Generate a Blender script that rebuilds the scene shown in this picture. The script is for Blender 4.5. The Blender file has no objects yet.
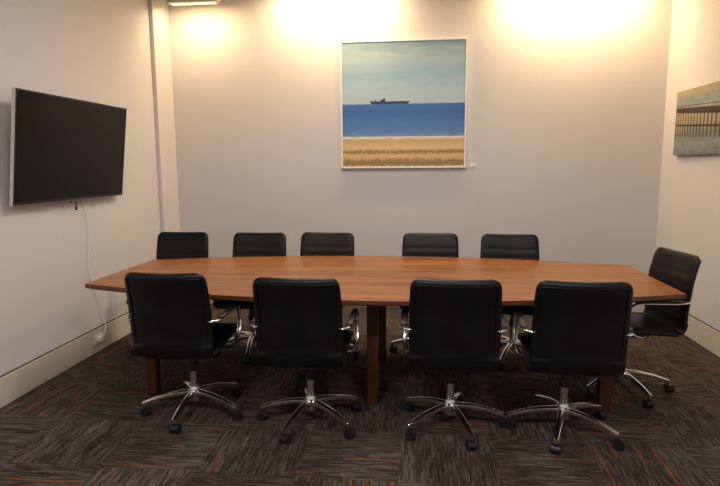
import bpy, bmesh, random
from math import *
from mathutils import Vector, Matrix, Euler
random.seed(4)
scene=bpy.context.scene
scene.view_settings.view_transform='Standard'
col=scene.collection
D=5.80; XL=-2.62; XR=2.33; YB=-2.2; ZC=3.26

# ------------------------------------------------------------ materials
class NT:
    def __init__(s,name,rough=.5,metal=0,spec=.5):
        s.m=bpy.data.materials.new(name); s.m.use_nodes=True; s.t=s.m.node_tree
        s.b=s.t.nodes['Principled BSDF']; s.b.inputs['Roughness'].default_value=rough
        s.b.inputs['Metallic'].default_value=metal; s.b.inputs['Specular IOR Level'].default_value=spec
    def n(s,typ,ins=None,**kw):
        nd=s.t.nodes.new(typ)
        for k,v in kw.items(): setattr(nd,k,v)
        for k,v in (ins or {}).items(): s.set(nd.inputs[k],v)
        return nd
    def set(s,inp,v):
        if isinstance(v,bpy.types.NodeSocket): s.t.links.new(v,inp)
        else: inp.default_value=v
    def math(s,op,a,b=0,c=0):
        nd=s.n('ShaderNodeMath',operation=op); s.set(nd.inputs[0],a); s.set(nd.inputs[1],b); s.set(nd.inputs[2],c); return nd.outputs[0]
    def comb(s,x,y,z=0.):
        return s.n('ShaderNodeCombineXYZ',{0:x,1:y,2:z}).outputs[0]
    def obj(s):
        o=s.n('ShaderNodeTexCoord').outputs['Object']; x=s.n('ShaderNodeSeparateXYZ',{0:o}); return o,x.outputs[0],x.outputs[1],x.outputs[2]
    def noise(s,vec,scale=5,detail=3,rough=.5,dist=0):
        return s.n('ShaderNodeTexNoise',{'Vector':vec,'Scale':scale,'Detail':detail,'Roughness':rough,'Distortion':dist}).outputs[0]
    def ramp(s,fac,stops,interp='LINEAR'):
        nd=s.n('ShaderNodeValToRGB',{0:fac}); cr=nd.color_ramp; cr.interpolation=interp
        while len(cr.elements)<len(stops): cr.elements.new(.5)
        for e,(p,c) in zip(cr.elements,stops): e.position=p; e.color=(*c,1)
        return nd.outputs[0]
    def mix(s,f,a,b,mode='MIX'):
        nd=s.n('ShaderNodeMix',data_type='RGBA',blend_type=mode)
        s.set(nd.inputs[0],f); s.set(nd.inputs[6],a); s.set(nd.inputs[7],b); return nd.outputs[2]
    def bump(s,h,strength=.2,dist=.01):
        s.set(s.b.inputs['Normal'],s.n('ShaderNodeBump',{'Height':h,'Strength':strength,'Distance':dist}).outputs[0])
    def col(s,c): s.set(s.b.inputs['Base Color'],c)
def lin(r,g,b):
    f=lambda c:(c/12.92 if c<=.04045 else ((c+.055)/1.055)**2.4)
    return (f(r/255),f(g/255),f(b/255))
def l4(*a): return (*lin(*a),1)

def simple(name,c,rough=.5,metal=0,spec=.5,nscale=30,var=.06,bump=.03):
    k=NT(name,rough,metal,spec); o,x,y,z=k.obj(); nz=k.noise(o,nscale)
    a=tuple(v*(1-var) for v in c); b=tuple(min(1,v*(1+var)) for v in c)
    k.col(k.ramp(nz,[(.3,a),(.7,b)])); k.bump(nz,bump); return k.m

m_wall=simple('wall_paint',lin(210,206,206),.75,spec=.3,nscale=60,var=.012,bump=.03)
m_ceil=simple('ceiling_paint',lin(215,210,200),.85,spec=.2,nscale=60,var=.01)
m_base=simple('baseboard_paint',lin(204,196,182),.45,nscale=20,var=.02)
m_gap=simple('shadow_gap',lin(70,62,55),.7)
m_chrome=simple('chrome',(.88,.88,.88),.2,1,nscale=8,var=.02,bump=.0)
m_blackplastic=simple('black_plastic',(.012,.012,.013),.4)
m_white=simple('white_plastic',lin(232,230,225),.4)
m_silver=simple('tv_bezel_silver',lin(205,203,200),.35,.1)
m_steel=simple('steel',(.4,.4,.4),.3,1)

k=NT('black_leather',.42,spec=.32); o,x,y,z=k.obj()
v=k.n('ShaderNodeTexVoronoi',{'Vector':o,'Scale':260.}).outputs[0]; nz=k.noise(o,9,4)
k.col(k.ramp(nz,[(.3,(.0022,.0022,.0024)),(.75,(.0042,.0042,.0046))]))
k.set(k.b.inputs['Roughness'],k.math('MULTIPLY_ADD',nz,.2,.32)); k.bump(k.math('ADD',k.math('MULTIPLY',v,.25),nz),.18,.004); m_leather=k.m

k=NT('tv_screen',.16,spec=.2); o,x,y,z=k.obj(); k.col(k.ramp(k.noise(o,2),[(0,(.005,.004,.004)),(1,(.006,.005,.005))])); m_screen=k.m

def wood(name,dark,mid,light,rough,axis=0):
    k=NT(name,rough,spec=.42); o,x,y,z=k.obj()
    a=[x,y,z]; sc=[16.,16.,16.]; sc[axis]=.8
    vec=k.comb(*[k.math('MULTIPLY',a[i],sc[i]) for i in range(3)])
    sc2=[150.,150.,150.]; sc2[axis]=3.
    vec2=k.comb(*[k.math('MULTIPLY',a[i],sc2[i]) for i in range(3)])
    n1=k.noise(vec,1.,5,.6,.8); n2=k.noise(vec2,1.,3)
    base=k.ramp(n1,[(.28,dark),(.5,mid),(.7,light)])
    f=k.ramp(n2,[(.3,(.60,.56,.52)),(.6,(1,1,1))])
    k.col(k.mix(.9,base,f,'MULTIPLY')); k.bump(n2,.04,.002)
    return k.m
m_wood=wood('walnut_veneer',lin(102,60,28),lin(146,90,44),lin(176,116,64),.36)
m_woodedge=wood('walnut_edge',lin(84,44,20),lin(106,58,28),lin(124,72,38),.35)
m_woodleg=wood('walnut_leg',lin(60,30,16),lin(76,40,22),lin(92,50,28),.4,2)

# carpet tiles
k=NT('carpet_tiles',.95,spec=.1); o,x,y,z=k.obj()
T=.5
cx=k.math('FLOOR',k.math('DIVIDE',k.math('ADD',x,.1),T)); cy=k.math('FLOOR',k.math('DIVIDE',y,T))
par=k.math('FLOORED_MODULO',k.math('ADD',cx,cy),2.)
inv=k.math('SUBTRACT',1.,par)
u=k.math('ADD',k.math('MULTIPLY',x,par),k.math('MULTIPLY',y,inv))
w=k.math('ADD',k.math('MULTIPLY',y,par),k.math('MULTIPLY',x,inv))
def cells(su,sv,seed):
    r=k.math('FLOOR',k.math('MULTIPLY',u,su))
    off=k.n('ShaderNodeTexWhiteNoise',{'Vector':k.comb(r,seed,par)},noise_dimensions='3D').outputs[0]
    c=k.math('FLOOR',k.math('ADD',k.math('MULTIPLY',w,sv),k.math('MULTIPLY',off,7.)))
    return k.n('ShaderNodeTexWhiteNoise',{'Vector':k.comb(r,c,k.math('ADD',par,seed))},noise_dimensions='3D').outputs[0]
c1=cells(170.,9.,1.); c2=cells(80.,14.,5.); c3=cells(130.,2.6,9.)
fine=k.noise(o,420,2)
tile=k.n('ShaderNodeTexWhiteNoise',{'Vector':k.comb(cx,cy,0.)},noise_dimensions='3D').outputs[0]
val=k.math('ADD',k.math('MULTIPLY',c1,.42),k.math('ADD',k.math('MULTIPLY',c2,.33),k.math('MULTIPLY',fine,.25)))
val=k.math('ADD',val,k.math('MULTIPLY',k.math('SUBTRACT',tile,.5),.10))
base=k.ramp(val,[(.2,lin(46,39,34)),(.5,lin(71,62,55)),(.82,lin(104,93,84))])
isor=k.math('MULTIPLY',k.math('GREATER_THAN',c3,.988),.62)
k.col(k.mix(isor,base,l4(164,72,36)))
k.bump(k.math('ADD',fine,val),.5,.005); m_carpet=k.m

# ------------------------------------------------------------ mesh helpers
def mesh_obj(name,bm,mats,parent=None,smooth=True,loc=(0,0,0),rot=(0,0,0)):
    me=bpy.data.meshes.new(name); bmesh.ops.recalc_face_normals(bm,faces=bm.faces); bm.to_mesh(me); bm.free()
    for m in (mats if isinstance(mats,list) else [mats]): me.materials.append(m)
    for p in me.polygons: p.use_smooth=smooth
    ob=bpy.data.objects.new(name,me); col.objects.link(ob); ob.location=loc; ob.rotation_euler=rot
    if parent: ob.parent=parent
    return ob
def add_box(bm,c,s,rot=None,bev=0,mi=0):
    r=bmesh.ops.create_cube(bm,size=1); vs=r['verts']
    for v in vs: v.co=Vector((v.co.x*s[0],v.co.y*s[1],v.co.z*s[2]))
    if bev:
        es=list({e for v in vs for e in v.link_edges})
        rr=bmesh.ops.bevel(bm,geom=es,offset=bev,segments=2,affect='EDGES',profile=.6)
        vs=list({v for f in rr['faces'] for v in f.verts}|{v for v in vs if v.is_valid})
    M=Matrix.Translation(c)@(rot.to_matrix().to_4x4() if rot else Matrix())
    for v in vs: v.co=M@v.co
    for f in {f for v in vs for f in v.link_faces}: f.material_index=mi
def box(name,c,s,mat,parent=None,bev=0):
    bm=bmesh.new(); add_box(bm,(0,0,0),s,bev=bev); return mesh_obj(name,bm,mat,parent,False,c)
def add_cyl(bm,c,r,h,axis='Z',seg=24,r2=None,mi=0):
    M=Matrix.Translation(c)
    if axis=='X': M=M@Matrix.Rotation(pi/2,4,'Y')
    if axis=='Y': M=M@Matrix.Rotation(pi/2,4,'X')
    r_=bmesh.ops.create_cone(bm,cap_ends=True,segments=seg,radius1=r,radius2=r if r2 is None else r2,depth=h,matrix=M)
    for f in {f for v in r_['verts'] for f in v.link_faces}: f.material_index=mi
def tube(bm,secs,mi=0):
    L=[[bm.verts.new(p) for p in s] for s in secs]; n=len(L[0])
    for a,b in zip(L,L[1:]):
        for i in range(n): f=bm.faces.new((a[i],a[(i+1)%n],b[(i+1)%n],b[i])); f.material_index=mi
    for e in (L[0],L[-1]):
        f=bm.faces.new(e); f.material_index=mi
def smoothpath(pts,per=8):
    P=[Vector(p) for p in pts]; P=[2*P[0]-P[1]]+P+[2*P[-1]-P[-2]]; out=[]
    for i in range(1,len(P)-2):
        a,b,c,d=P[i-1:i+3]
        for j in range(per):
            t=j/per; out.append(.5*((2*b)+(c-a)*t+(2*a-5*b+4*c-d)*t*t+(3*b-a-3*c+d)*t**3))
    out.append(P[-2].copy()); return out
def sweep(bm,path,side,hw,ht,n=16,power=2.6,mi=0):
    secs=[]; N=len(path)
    for i,p in enumerate(path):
        t=(path[min(i+1,N-1)]-path[max(i-1,0)]).normalized(); s=Vector(side).normalized()
        s=(s-t*s.dot(t)).normalized(); nn=s.cross(t); q=i/(N-1); a=hw(q) if callable(hw) else hw; b=ht(q) if callable(ht) else ht
        loop=[]
        for j in range(n):
            th=2*pi*j/n; c,sn=cos(th),sin(th)
            loop.append(p+s*a*copysign(abs(c)**(2/power),c)+nn*b*copysign(abs(sn)**(2/power),sn))
        secs.append(loop)
    tube(bm,secs,mi)
def autosmooth(ob,ang=40):
    for p in ob.data.polygons: p.use_smooth=True
    try: ob.data.set_sharp_from_angle(angle=radians(ang))
    except Exception: pass

# ------------------------------------------------------------ room
box('floor',((XL+XR)/2,(YB+D)/2,-.05),(XR-XL+.4,D-YB+.4,.1),m_carpet)
bpy.data.objects['floor'].data.transform(Matrix.Translation(((XL+XR)/2,(YB+D)/2,-.05))); bpy.data.objects['floor'].location=(0,0,0)
box('ceiling',((XL+XR)/2,(YB+D)/2,ZC+.05),(XR-XL+.4,D-YB+.4,.1),m_ceil)
box('wall_back',((XL+XR)/2,D+.075,ZC/2),(XR-XL+.3,.15,ZC),m_wall)
box('wall_left',(XL-.075,(YB+D)/2,ZC/2),(.15,D-YB,ZC),m_wall)
box('wall_right',(XR+.075,(YB+D)/2,ZC/2),(.15,D-YB,ZC),m_wall)
box('wall_front',((XL+XR)/2,YB-.075,ZC/2),(XR-XL+.3,.15,ZC),m_wall)
box('pilaster_trim',(XL+.02,5.61,ZC/2),(.04,.38,ZC),m_wall,None,.006)
def baseboard(name,a,b,nrm):
    a=Vector(a);b=Vector(b);n=Vector(nrm); c=(a+b)/2+n*.009; L=(b-a).length
    e=bpy.data.objects.new(name,None); col.objects.link(e)
    sx,sy=(L,.018) if abs(n.y)>.5 else (.018,L)
    box('board',(c.x,c.y,.0975),(sx,sy,.185),m_base,e,.002)
    sx,sy=(L,.008) if abs(n.y)>.5 else (.008,L)
    c2=(a+b)/2+n*.004
    box('reveal',(c2.x,c2.y,.194),(sx,sy,.008),m_gap,e)
baseboard('baseboard_left',(XL,YB,0),(XL,5.42,0),(1,0,0))
baseboard('baseboard_right',(XR,YB,0),(XR,D,0),(-1,0,0))
baseboard('baseboard_back',(XL+.04,D,0),(XR-.02,D,0),(0,-1,0))

# ------------------------------------------------------------ wall washer lights, added fill panels
def emis(name,c,s):
    k=NT(name); nz=k.noise(k.obj()[0],3); k.set(k.b.inputs['Emission Color'],k.ramp(nz,[(0,c),(1,c)])); k.b.inputs['Emission Strength'].default_value=s; return k.m
m_tube=emis('lamp_warm',(1,.76,.42),14); m_dim=emis('lamp_warm_dim',(1,.70,.38),1.2); m_fill=emis('fill_panel_glow',(1,.92,.82),3)
def washer(xc,L,y,power,hh=.05):
    e=bpy.data.objects.new('wall_washer_light',None); col.objects.link(e); e.location=(xc,y,ZC)
    box('housing',(0,0,-hh/2),(L,.1,hh),m_base,e,.004)
    box('lens',(0,.01,-hh-.003),(L-.06,.06,.008),m_tube if hh<.1 else m_dim,e)
    ld=bpy.data.lights.new('lamp','AREA'); ld.shape='RECTANGLE'; ld.size=L-.06; ld.size_y=.06; ld.energy=power; ld.color=(1,.72,.38)
    lo=bpy.data.objects.new('lamp',ld); col.objects.link(lo); lo.parent=e; lo.location=(0,.01,-hh-.015); lo.rotation_euler=(radians(15),0,0)
washer(-.85,1.1,5.56,27); washer(1.42,1.2,5.56,31); washer(-2.2,.5,5.5,8,.20)
def fill_panel(x,y,power,c=(1,.94,.90)):  # unseen overhead panels, added as neutral fill for walls, chairs and floor
    e=bpy.data.objects.new('fill_panel_light',None); col.objects.link(e); e.location=(x,y,ZC)
    box('frame',(0,0,-.012),(.62,.62,.024),m_white,e,.003); box('diffuser',(0,0,-.026),(.56,.56,.006),m_fill,e)
    ld=bpy.data.lights.new('lamp','AREA'); ld.shape='SQUARE'; ld.size=.56; ld.energy=power; ld.color=c
    lo=bpy.data.objects.new('lamp',ld); col.objects.link(lo); lo.parent=e; lo.location=(0,0,-.035)
fill_panel(-.3,3.7,38); fill_panel(-.9,.2,54); fill_panel(.9,.2,48)
w=bpy.data.worlds.new('World'); scene.world=w; w.use_nodes=True
w.node_tree.nodes['Background'].inputs[0].default_value=(.5,.45,.4,1); w.node_tree.nodes['Background'].inputs[1].default_value=.1

# ------------------------------------------------------------ table
def table():
    e=bpy.data.objects.new('conference_table',None); col.objects.link(e); xc,yc=-.31,3.81; e.location=(xc,yc,0)
    Lh=1.84
    hw=lambda x: .465+.305*(1-(abs(x)/Lh)**2.)
    bm=bmesh.new(); N=40
    xs=[-Lh+2*Lh*i/(2*N) for i in range(2*N+1)]
    pts=[(x,-hw(x)) for x in xs]+[(x,hw(x)) for x in reversed(xs)]
    top=[bm.verts.new((p[0],p[1],.75)) for p in pts]
    def inset(p,d): return (p[0]*(1-d/Lh),p[1]*(1-d/.7))
    mid=[bm.verts.new((p[0],p[1],.724)) for p in pts]
    bot=[bm.verts.new((*inset(p,.03),.710)) for p in pts]
    n=len(pts); bm.faces.new(top)
    for A,B in ((top,mid),(mid,bot)):
        for i in range(n): f=bm.faces.new((A[i],A[(i+1)%n],B[(i+1)%n],B[i])); f.material_index=1
    f=bm.faces.new(bot); f.material_index=1
    ob=mesh_obj('table_top',bm,[m_wood,m_woodedge],e,False)
    b=ob.modifiers.new('bev','BEVEL'); b.width=.002; b.segments=2; b.limit_method='ANGLE'
    box('joint_line',(.03,0,.75),(.0015,2*hw(0)-.01,.0006),m_woodedge,e)
    for i,x in enumerate((-1.44,.02,1.43)):
        for j,y in enumerate((-.41,.40)):
            box('leg_%d'%(i*2+j+1),(x,y,.355),(.07,.07,.710),m_woodleg,e,.004)
        box('cross_rail_%d'%(i+1),(x,0,.66),(.04,.74,.09),m_woodleg,e,.003)
    box('spine_rail',(0,0,.665),(2.8,.05,.08),m_woodleg,e,.003)
table()

# ------------------------------------------------------------ office chair meshes
def shell_mesh():
    bm=bmesh.new()
    ctrl=[(.262,.420),(.255,.457),(.20,.480),(.08,.472),(-.05,.462),(-.17,.450),(-.250,.446),(-.280,.480),(-.286,.56),(-.295,.66),(-.308,.76),(-.330,.86),(-.350,.930)]
    path=smoothpath([(0,a,b) for a,b in ctrl],9); N=len(path); n=36
    ls=[0]
    for a,b in zip(path,path[1:]): ls.append(ls[-1]+(b-a).length)
    tot=ls[-1]; secs=[]
    for i,p in enumerate(path):
        t=(path[min(i+1,N-1)]-path[max(i-1,0)]).normalized(); nn=Vector((1,0,0)).cross(t)
        if nn.z<0 and nn.y<0: nn=-nn
        s=ls[i]; q=s/tot
        hw=.224+.006*sin(pi*q)
        if q>.5: hw=.226+.008*sin(pi*(q-.5)*2)
        ht=.025
        for d,R in ((s,.05),(tot-s,.06)):
            if d<R:
                kk=1-d/R; hw-=.042*(1-sqrt(max(0,1-kk**2.2))); ht*=.45+.55*sqrt(max(0,1-kk**2.5))
        rib=.0045*(abs(sin(pi*s/.062))**.45-1) if .06<s<tot-.10 else 0
        cur=.018*(1 if q>.6 else .35)
        loop=[]
        for j in range(n):
            th=2*pi*j/n; c,sn=cos(th),sin(th)
            X=hw*copysign(abs(c)**(2/4.),c); Z=ht*copysign(abs(sn)**(2/3.),sn)
            if Z>0 : Z+=rib*min(1,(1-abs(X)/hw)*6)
            Z+=cur*((X/hw)**2-.3)
            loop.append(p+Vector((X,0,0))+nn*Z)
        secs.append(loop)
    tube(bm,secs)
    return bm
def seam_mesh():
    bm=bmesh.new()
    ctrl=[(-.285,.52),(-.286,.57),(-.295,.66),(-.308,.76),(-.330,.86),(-.344,.908)]
    pp=smoothpath([(0,a,b) for a,b in ctrl],8); left=[];right=[]
    for i,p in enumerate(pp):
        t=(pp[min(i+1,len(pp)-1)]-pp[max(i-1,0)]).normalized(); nn=Vector((1,0,0)).cross(t)
        if nn.y>0: nn=-nn
        for sgn,L in ((-1,left),(1,right)):
            X=.203; L.append(p+Vector((sgn*X,0,0))+nn*(.0225-.018*((X/.228)**2-.3)))
    topc=[]
    for u in [i/10 for i in range(1,10)]:
        X=-.203+.406*u; p=pp[-1]; t=(pp[-1]-pp[-2]).normalized(); nn=Vector((1,0,0)).cross(t)
        if nn.y>0: nn=-nn
        topc.append(p+Vector((X,0,0))+nn*(.0225-.018*((X/.228)**2-.3)))
    pth=left+topc+list(reversed(right))
    sweep(bm,pth,(0,1,.3),.003,.003,8,2)
    return bm
def arm_bm():
    bm=bmesh.new()
    for s in (-1,1):
        X=s*.262
        pth=smoothpath([(s*.215,-.02,.442),(s*.25,.02,.442),(X,.075,.465),(X,.115,.53),(X,.115,.60),(X,.075,.648),(X,-.02,.655),(X,-.16,.650),(X-s*.006,-.25,.652),(X-s*.03,-.285,.655),(s*.218,-.288,.655)],8)
        sweep(bm,pth,(1,0,0) ,.014,.006,12,3.)
    return bm
def pad_bm():
    bm=bmesh.new()
    for s in (-1,1):
        pth=smoothpath([(s*.262,.07,.663),(s*.262,-.02,.668),(s*.262,-.16,.663),(s*.26,-.23,.662)],6)
        sweep(bm,pth,(1,0,0),lambda q:.02*(1-.4*abs(2*q-1)**6),.007,12,3)
    return bm
def base_bm():
    bm=bmesh.new()
    add_cyl(bm,(0,0,.115),.038,.07,seg=28); add_cyl(bm,(0,0,.157),.032,.014,seg=28,r2=.027)
    add_cyl(bm,(0,0,.22),.024,.12)
    for i in range(5):
        a=2*pi*i/5+pi/2; d=Vector((cos(a),sin(a),0))
        pth=smoothpath([d*.02+Vector((0,0,.128)),d*.10+Vector((0,0,.125)),d*.20+Vector((0,0,.108)),d*.285+Vector((0,0,.083)),d*.305+Vector((0,0,.078))],6)
        sweep(bm,pth,(-sin(a),cos(a),0),lambda q:.022-.009*q,lambda q:.017-.007*q,12,3)
        add_cyl(bm,d*.298+Vector((0,0,.068)),.007,.03,seg=10)
    return bm
def column_bm():
    bm=bmesh.new()
    add_cyl(bm,(0,0,.33),.019,.14,seg=20)
    add_cyl(bm,(0,0,.29),.027,.05,seg=20)
    add_box(bm,(0,-.02,.404),(.15,.24,.045),bev=.008)
    add_box(bm,(0,-.02,.430),(.30,.30,.012),bev=.003)
    add_cyl(bm,(.13,.03,.405),.005,.16,'X',10); add_box(bm,(.225,.03,.405),(.05,.022,.010),bev=.003)
    return bm
def caster_bm():
    bm=bmesh.new()
    for i in range(5):
        a=2*pi*i/5+pi/2; d=Vector((cos(a),sin(a),0)); r=random.uniform(0,2*pi)
        tr=Matrix.Translation(d*.298+Vector((0,0,.027)))@Matrix.Rotation(r,4,'Z')
        sub=bmesh.new()
        for s in (-1,1):
            add_cyl(sub,(s*.014,-.012,0),.027,.016,'X',22); add_cyl(sub,(s*.0235,-.012,0),.02,.004,'X',18)
        secs=[]
        for X in (-.006,.006):
            loop=[Vector((X,-.012+.029*cos(t),.029*sin(t))) for t in [pi*k_/10 for k_ in range(11)]]
            secs.append(loop)
        tube(sub,secs); add_cyl(sub,(0,0,.026),.010,.022,seg=14)
        sub.transform(tr); me=bpy.data.meshes.new('t'); sub.to_mesh(me); sub.free(); bm.from_mesh(me); bpy.data.meshes.remove(me)
    return bm
PARTS=[]
def proto(name,bm,mat,sharp=None):
    ob=mesh_obj(name,bm,mat); 
    if sharp: autosmooth(ob,sharp)
    PARTS.append((name,ob.data)); bpy.data.objects.remove(ob)
proto('seat_shell',shell_mesh(),m_leather,60)
proto('piping',seam_mesh(),m_leather)
proto('arm_loops',arm_bm(),m_chrome,50)
proto('arm_pads',pad_bm(),m_blackplastic,50)
proto('star_base',base_bm(),m_chrome,40)
proto('column_mechanism',column_bm(),m_blackplastic,35)
proto('casters',caster_bm(),m_blackplastic,35)
def chair(x,y,rz,base_rz=0):
    e=bpy.data.objects.new('office_chair',None); col.objects.link(e); e.location=(x,y,0); e.rotation_euler=(0,0,radians(rz))
    for nm,me in PARTS:
        o=bpy.data.objects.new(nm,me); col.objects.link(o); o.parent=e
        if nm in('star_base','casters'): o.rotation_euler=(0,0,radians(base_rz-rz))
chair(-1.37,3.165,1,36)
chair(-.63,3.09,0,18)
chair(.18,3.11,0,56)
chair(.81,3.11,-2,16)
for x in (-2.04,-1.35,-.785,.08,.715):
    chair(x,4.335 if abs(x+.35)<.8 else 4.30,180+random.uniform(-2,2),random.uniform(0,60))
chair(1.33,3.74,99,52)

# ------------------------------------------------------------ TV
def tv():
    e=bpy.data.objects.new('wall_mounted_television',None); col.objects.link(e); e.location=(-2.515,3.937,1.618); e.rotation_euler=(0,radians(7),0)
    W,H=1.315,.735
    box('body',(-.004,0,0),(.024,W,H),m_silver,e,.004)
    box('bezel',(.0095,0,.002),(.007,W-.006,H-.008),m_blackplastic,e,.002)
    box('screen',(.0135,0,.006),(.003,W-.03,H-.04),m_screen,e)
    box('rear_bulge',(-.028,0,-.02),(.025,W*.6,H*.4),m_blackplastic,e,.006)
    box('wall_bracket',(-.064,0,0),(.048,.5,.10),m_steel,e,.003)
    box('sensor',(.004,-.05,-.372),(.012,.03,.012),m_blackplastic,e,.002)
    bm=bmesh.new()
    sweep(bm,smoothpath([(-.02,.03,-.33),(-.012,.035,-.39),(-.004,.03,-.43)],6),(0,1,0),.004,.004,8,2)
    add_box(bm,(-.004,.03,-.43),(.012,.014,.035),bev=.003)
    mesh_obj('dangling_plug',bm,m_blackplastic,e)
tv()
eo=bpy.data.objects.new('power_outlet',None); col.objects.link(eo)
O=(XL+.018,4.17,.11)
box('plate',(O[0]+.004,O[1],O[2]),(.008,.12,.075),m_white,eo,.002); box('plug',(O[0]+.02,O[1],O[2]),(.03,.04,.04),m_white,eo,.006); box('switch',(O[0]+.01,O[1]+.04,O[2]+.015),(.006,.014,.02),m_white,eo,.001)
bm=bmesh.new(); X=XL+.012
pth=smoothpath([(X+.0,4.10,1.27),(X+.0,4.13,1.16),(X,4.16,.95),(X,4.12,.70),(X,4.20,.48),(X,4.26,.30),(X+.02,4.27,.20),(X+.03,4.20,.12),(X+.025,4.17,.115)],8)
sweep(bm,pth,(0,1,.1),.0035,.0035,8,2)
pth=smoothpath([(X,4.16,1.27),(X,4.22,1.21),(X,4.27,1.18),(X,4.23,1.23),(X,4.2,1.28)],8)
sweep(bm,pth,(0,1,.1),.003,.003,8,2)
mesh_obj('power_cable',bm,m_white,eo)

# ------------------------------------------------------------ paintings
def flat(name,pts,mat,parent,y):
    bm=bmesh.new(); bm.faces.new([bm.verts.new((a,y,b)) for a,b in pts]); return mesh_obj(name,bm,mat,parent,False)
def framed():
    W,H=1.26,1.258; e=bpy.data.objects.new('seascape_painting',None); col.objects.link(e); e.location=(-.180,D-.022,2.092)
    fw=.018
    for nm,c,s in (('frame_top',(0,0,H/2-fw/2),(W,.036,fw)),('frame_bottom',(0,0,-H/2+fw/2),(W,.036,fw)),('frame_left',(-W/2+fw/2,0,0),(fw,.036,H-2*fw)),('frame_right',(W/2-fw/2,0,0),(fw,.036,H-2*fw))):
        box(nm,c,s,m_white,e,.002)
    k=NT('seascape_paint',.5,spec=.3); o,x,y,z=k.obj()
    v=k.math('DIVIDE',k.math('ADD',z,H/2),H)
    nA=k.noise(k.comb(k.math('MULTIPLY',x,2.),0.,k.math('MULTIPLY',z,9.)),1.5,4)
    nB=k.noise(k.comb(k.math('MULTIPLY',x,6.),0.,k.math('MULTIPLY',z,60.)),1.5,4)
    nC=k.noise(o,38,5,.7)
    sky=k.ramp(k.math('ADD',v,k.math('MULTIPLY',k.math('SUBTRACT',nA,.5),.22)),[(.5,lin(176,194,202)),(.62,lin(170,194,208)),(.74,lin(148,180,198)),(.86,lin(164,184,192)),(.97,lin(128,154,168))])
    sea=k.ramp(k.math('ADD',v,k.math('MULTIPLY',k.math('SUBTRACT',nB,.5),.10)),[(.24,lin(124,156,192)),(.29,lin(88,130,180)),(.36,lin(78,122,178)),(.44,lin(60,104,166)),(.52,lin(68,114,172))])
    sand=k.ramp(k.math('ADD',v,k.math('MULTIPLY',k.math('SUBTRACT',nB,.5),.05)),[(0,lin(198,168,112)),(.10,lin(212,180,126)),(.17,lin(218,190,138)),(.225,lin(196,172,128)),(.245,lin(226,220,206))])
    def band(c,wd,st):
        d=k.math('DIVIDE',k.math('ABSOLUTE',k.math('SUBTRACT',v,c)),wd); return k.math('MULTIPLY',k.math('SUBTRACT',1.,k.math('MINIMUM',d,1.)),st)
    g=k.math('ADD',band(.045,.055,.5),band(.13,.028,.5)); g=k.math('MULTIPLY',k.math('SUBTRACT',k.math('ADD',g,nC),.68),6.)
    sand=k.mix(k.math('MULTIPLY',k.n('ShaderNodeClamp',{0:g}).outputs[0],.75),sand,l4(128,110,72))
    c=k.mix(k.math('GREATER_THAN',v,.252),sand,sea); c=k.mix(k.math('GREATER_THAN',v,.508),c,sky); k.col(c); k.bump(nC,.1,.002)
    box('canvas',(0,.004,0),(W-2*fw,.034,H-2*fw),k.m,e)
    ms=simple('ship_paint',lin(44,52,66),.5)
    z0=.508*H-H/2
    S=lambda u,dz:(-W/2+u*W,z0+dz)
    flat('painted_ship',[S(.235,.030),S(.245,.004),S(.26,0),S(.54,0),S(.555,.022),S(.50,.026),S(.36,.024),S(.355,.058),S(.345,.058),S(.345,.045),S(.325,.045),S(.32,.028),S(.285,.026),S(.283,.04),S(.278,.04),S(.275,.026)],ms,e,-.0135)
framed()
box('wall_label',(.505+.02,D-.003,1.49),(.05,.006,.035),m_white,None,.001)
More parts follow.
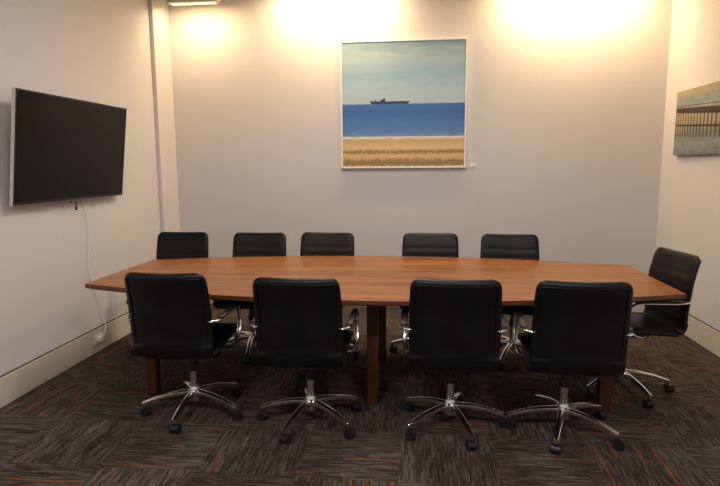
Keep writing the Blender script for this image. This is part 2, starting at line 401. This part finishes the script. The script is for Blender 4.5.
def right_painting():
    W,H=1.35,.56; e=bpy.data.objects.new('pier_painting',None); col.objects.link(e); e.location=(XR-.02,5.47-W/2,1.845)
    k=NT('pier_paint',.5,spec=.3); o,x,y,z=k.obj()
    v=k.math('DIVIDE',k.math('ADD',z,H/2),H)
    nA=k.noise(k.comb(0.,k.math('MULTIPLY',y,4.),k.math('MULTIPLY',z,14.)),1.5,5); nC=k.noise(o,24,4)
    base=k.ramp(k.math('ADD',v,k.math('MULTIPLY',k.math('SUBTRACT',nA,.5),.22)),[(.0,lin(96,110,116)),(.15,lin(128,140,142)),(.3,lin(110,120,116)),(.42,lin(150,144,124)),(.6,lin(184,170,140)),(.8,lin(128,150,160)),(1.,lin(184,160,118))])
    k.col(k.mix(.2,base,k.ramp(nC,[(.3,lin(110,84,56)),(.7,lin(176,170,150))]))); k.bump(nC,.15,.003)
    box('canvas',(0,0,0),(.036,W,H),k.m,e,.002)
    mp=simple('pier_dark_paint',lin(66,46,34),.6,nscale=20,var=.4)
    bm=bmesh.new()
    def q(*p): bm.faces.new([bm.verts.new((-.0185,a,b)) for a,b in p])
    y0=W/2-.02; y1=-W/2+.02
    q((y0,.095),(y0,.135),(y1,.06),(y1,-.01))
    q((y0,.150),(y0,.155),(y1,.095),(y1,.088))
    yy=y0
    while yy>y1+.05:
        t=(y0-yy)/(y0-y1); zt=.10-.09*t; zb=-.11-.07*t; wd=.012+.014*t
        q((yy,zt),(yy-wd,zt),(yy-wd,zb),(yy,zb)); yy-=.042+.05*t
        q((yy+.01,zt+.05),(yy+.004,zt+.05),(yy+.004,zt+.03),(yy+.01,zt+.03))
    q((y0,-.02),(y0,-.008),(y1,-.085),(y1,-.105))
    mesh_obj('painted_pier',bm,mp,e,False)
right_painting()

# ------------------------------------------------------------ camera
f,yaw,pitch,roll=561.5,.1075,.1385,-.0066
cam=bpy.data.cameras.new('camera'); cam.sensor_width=36; cam.lens=f/720*36; cam.clip_start=.05
co=bpy.data.objects.new('camera',cam); col.objects.link(co); scene.camera=co
fw=Vector((-sin(yaw)*cos(pitch),cos(yaw)*cos(pitch),-sin(pitch))); rt=Vector((cos(yaw),sin(yaw),0)); up=rt.cross(fw)
r2=cos(roll)*rt+sin(roll)*up; u2=-sin(roll)*rt+cos(roll)*up
M=Matrix((r2,u2,-fw)).transposed().to_4x4(); M.translation=(0,0,1.5); co.matrix_world=M
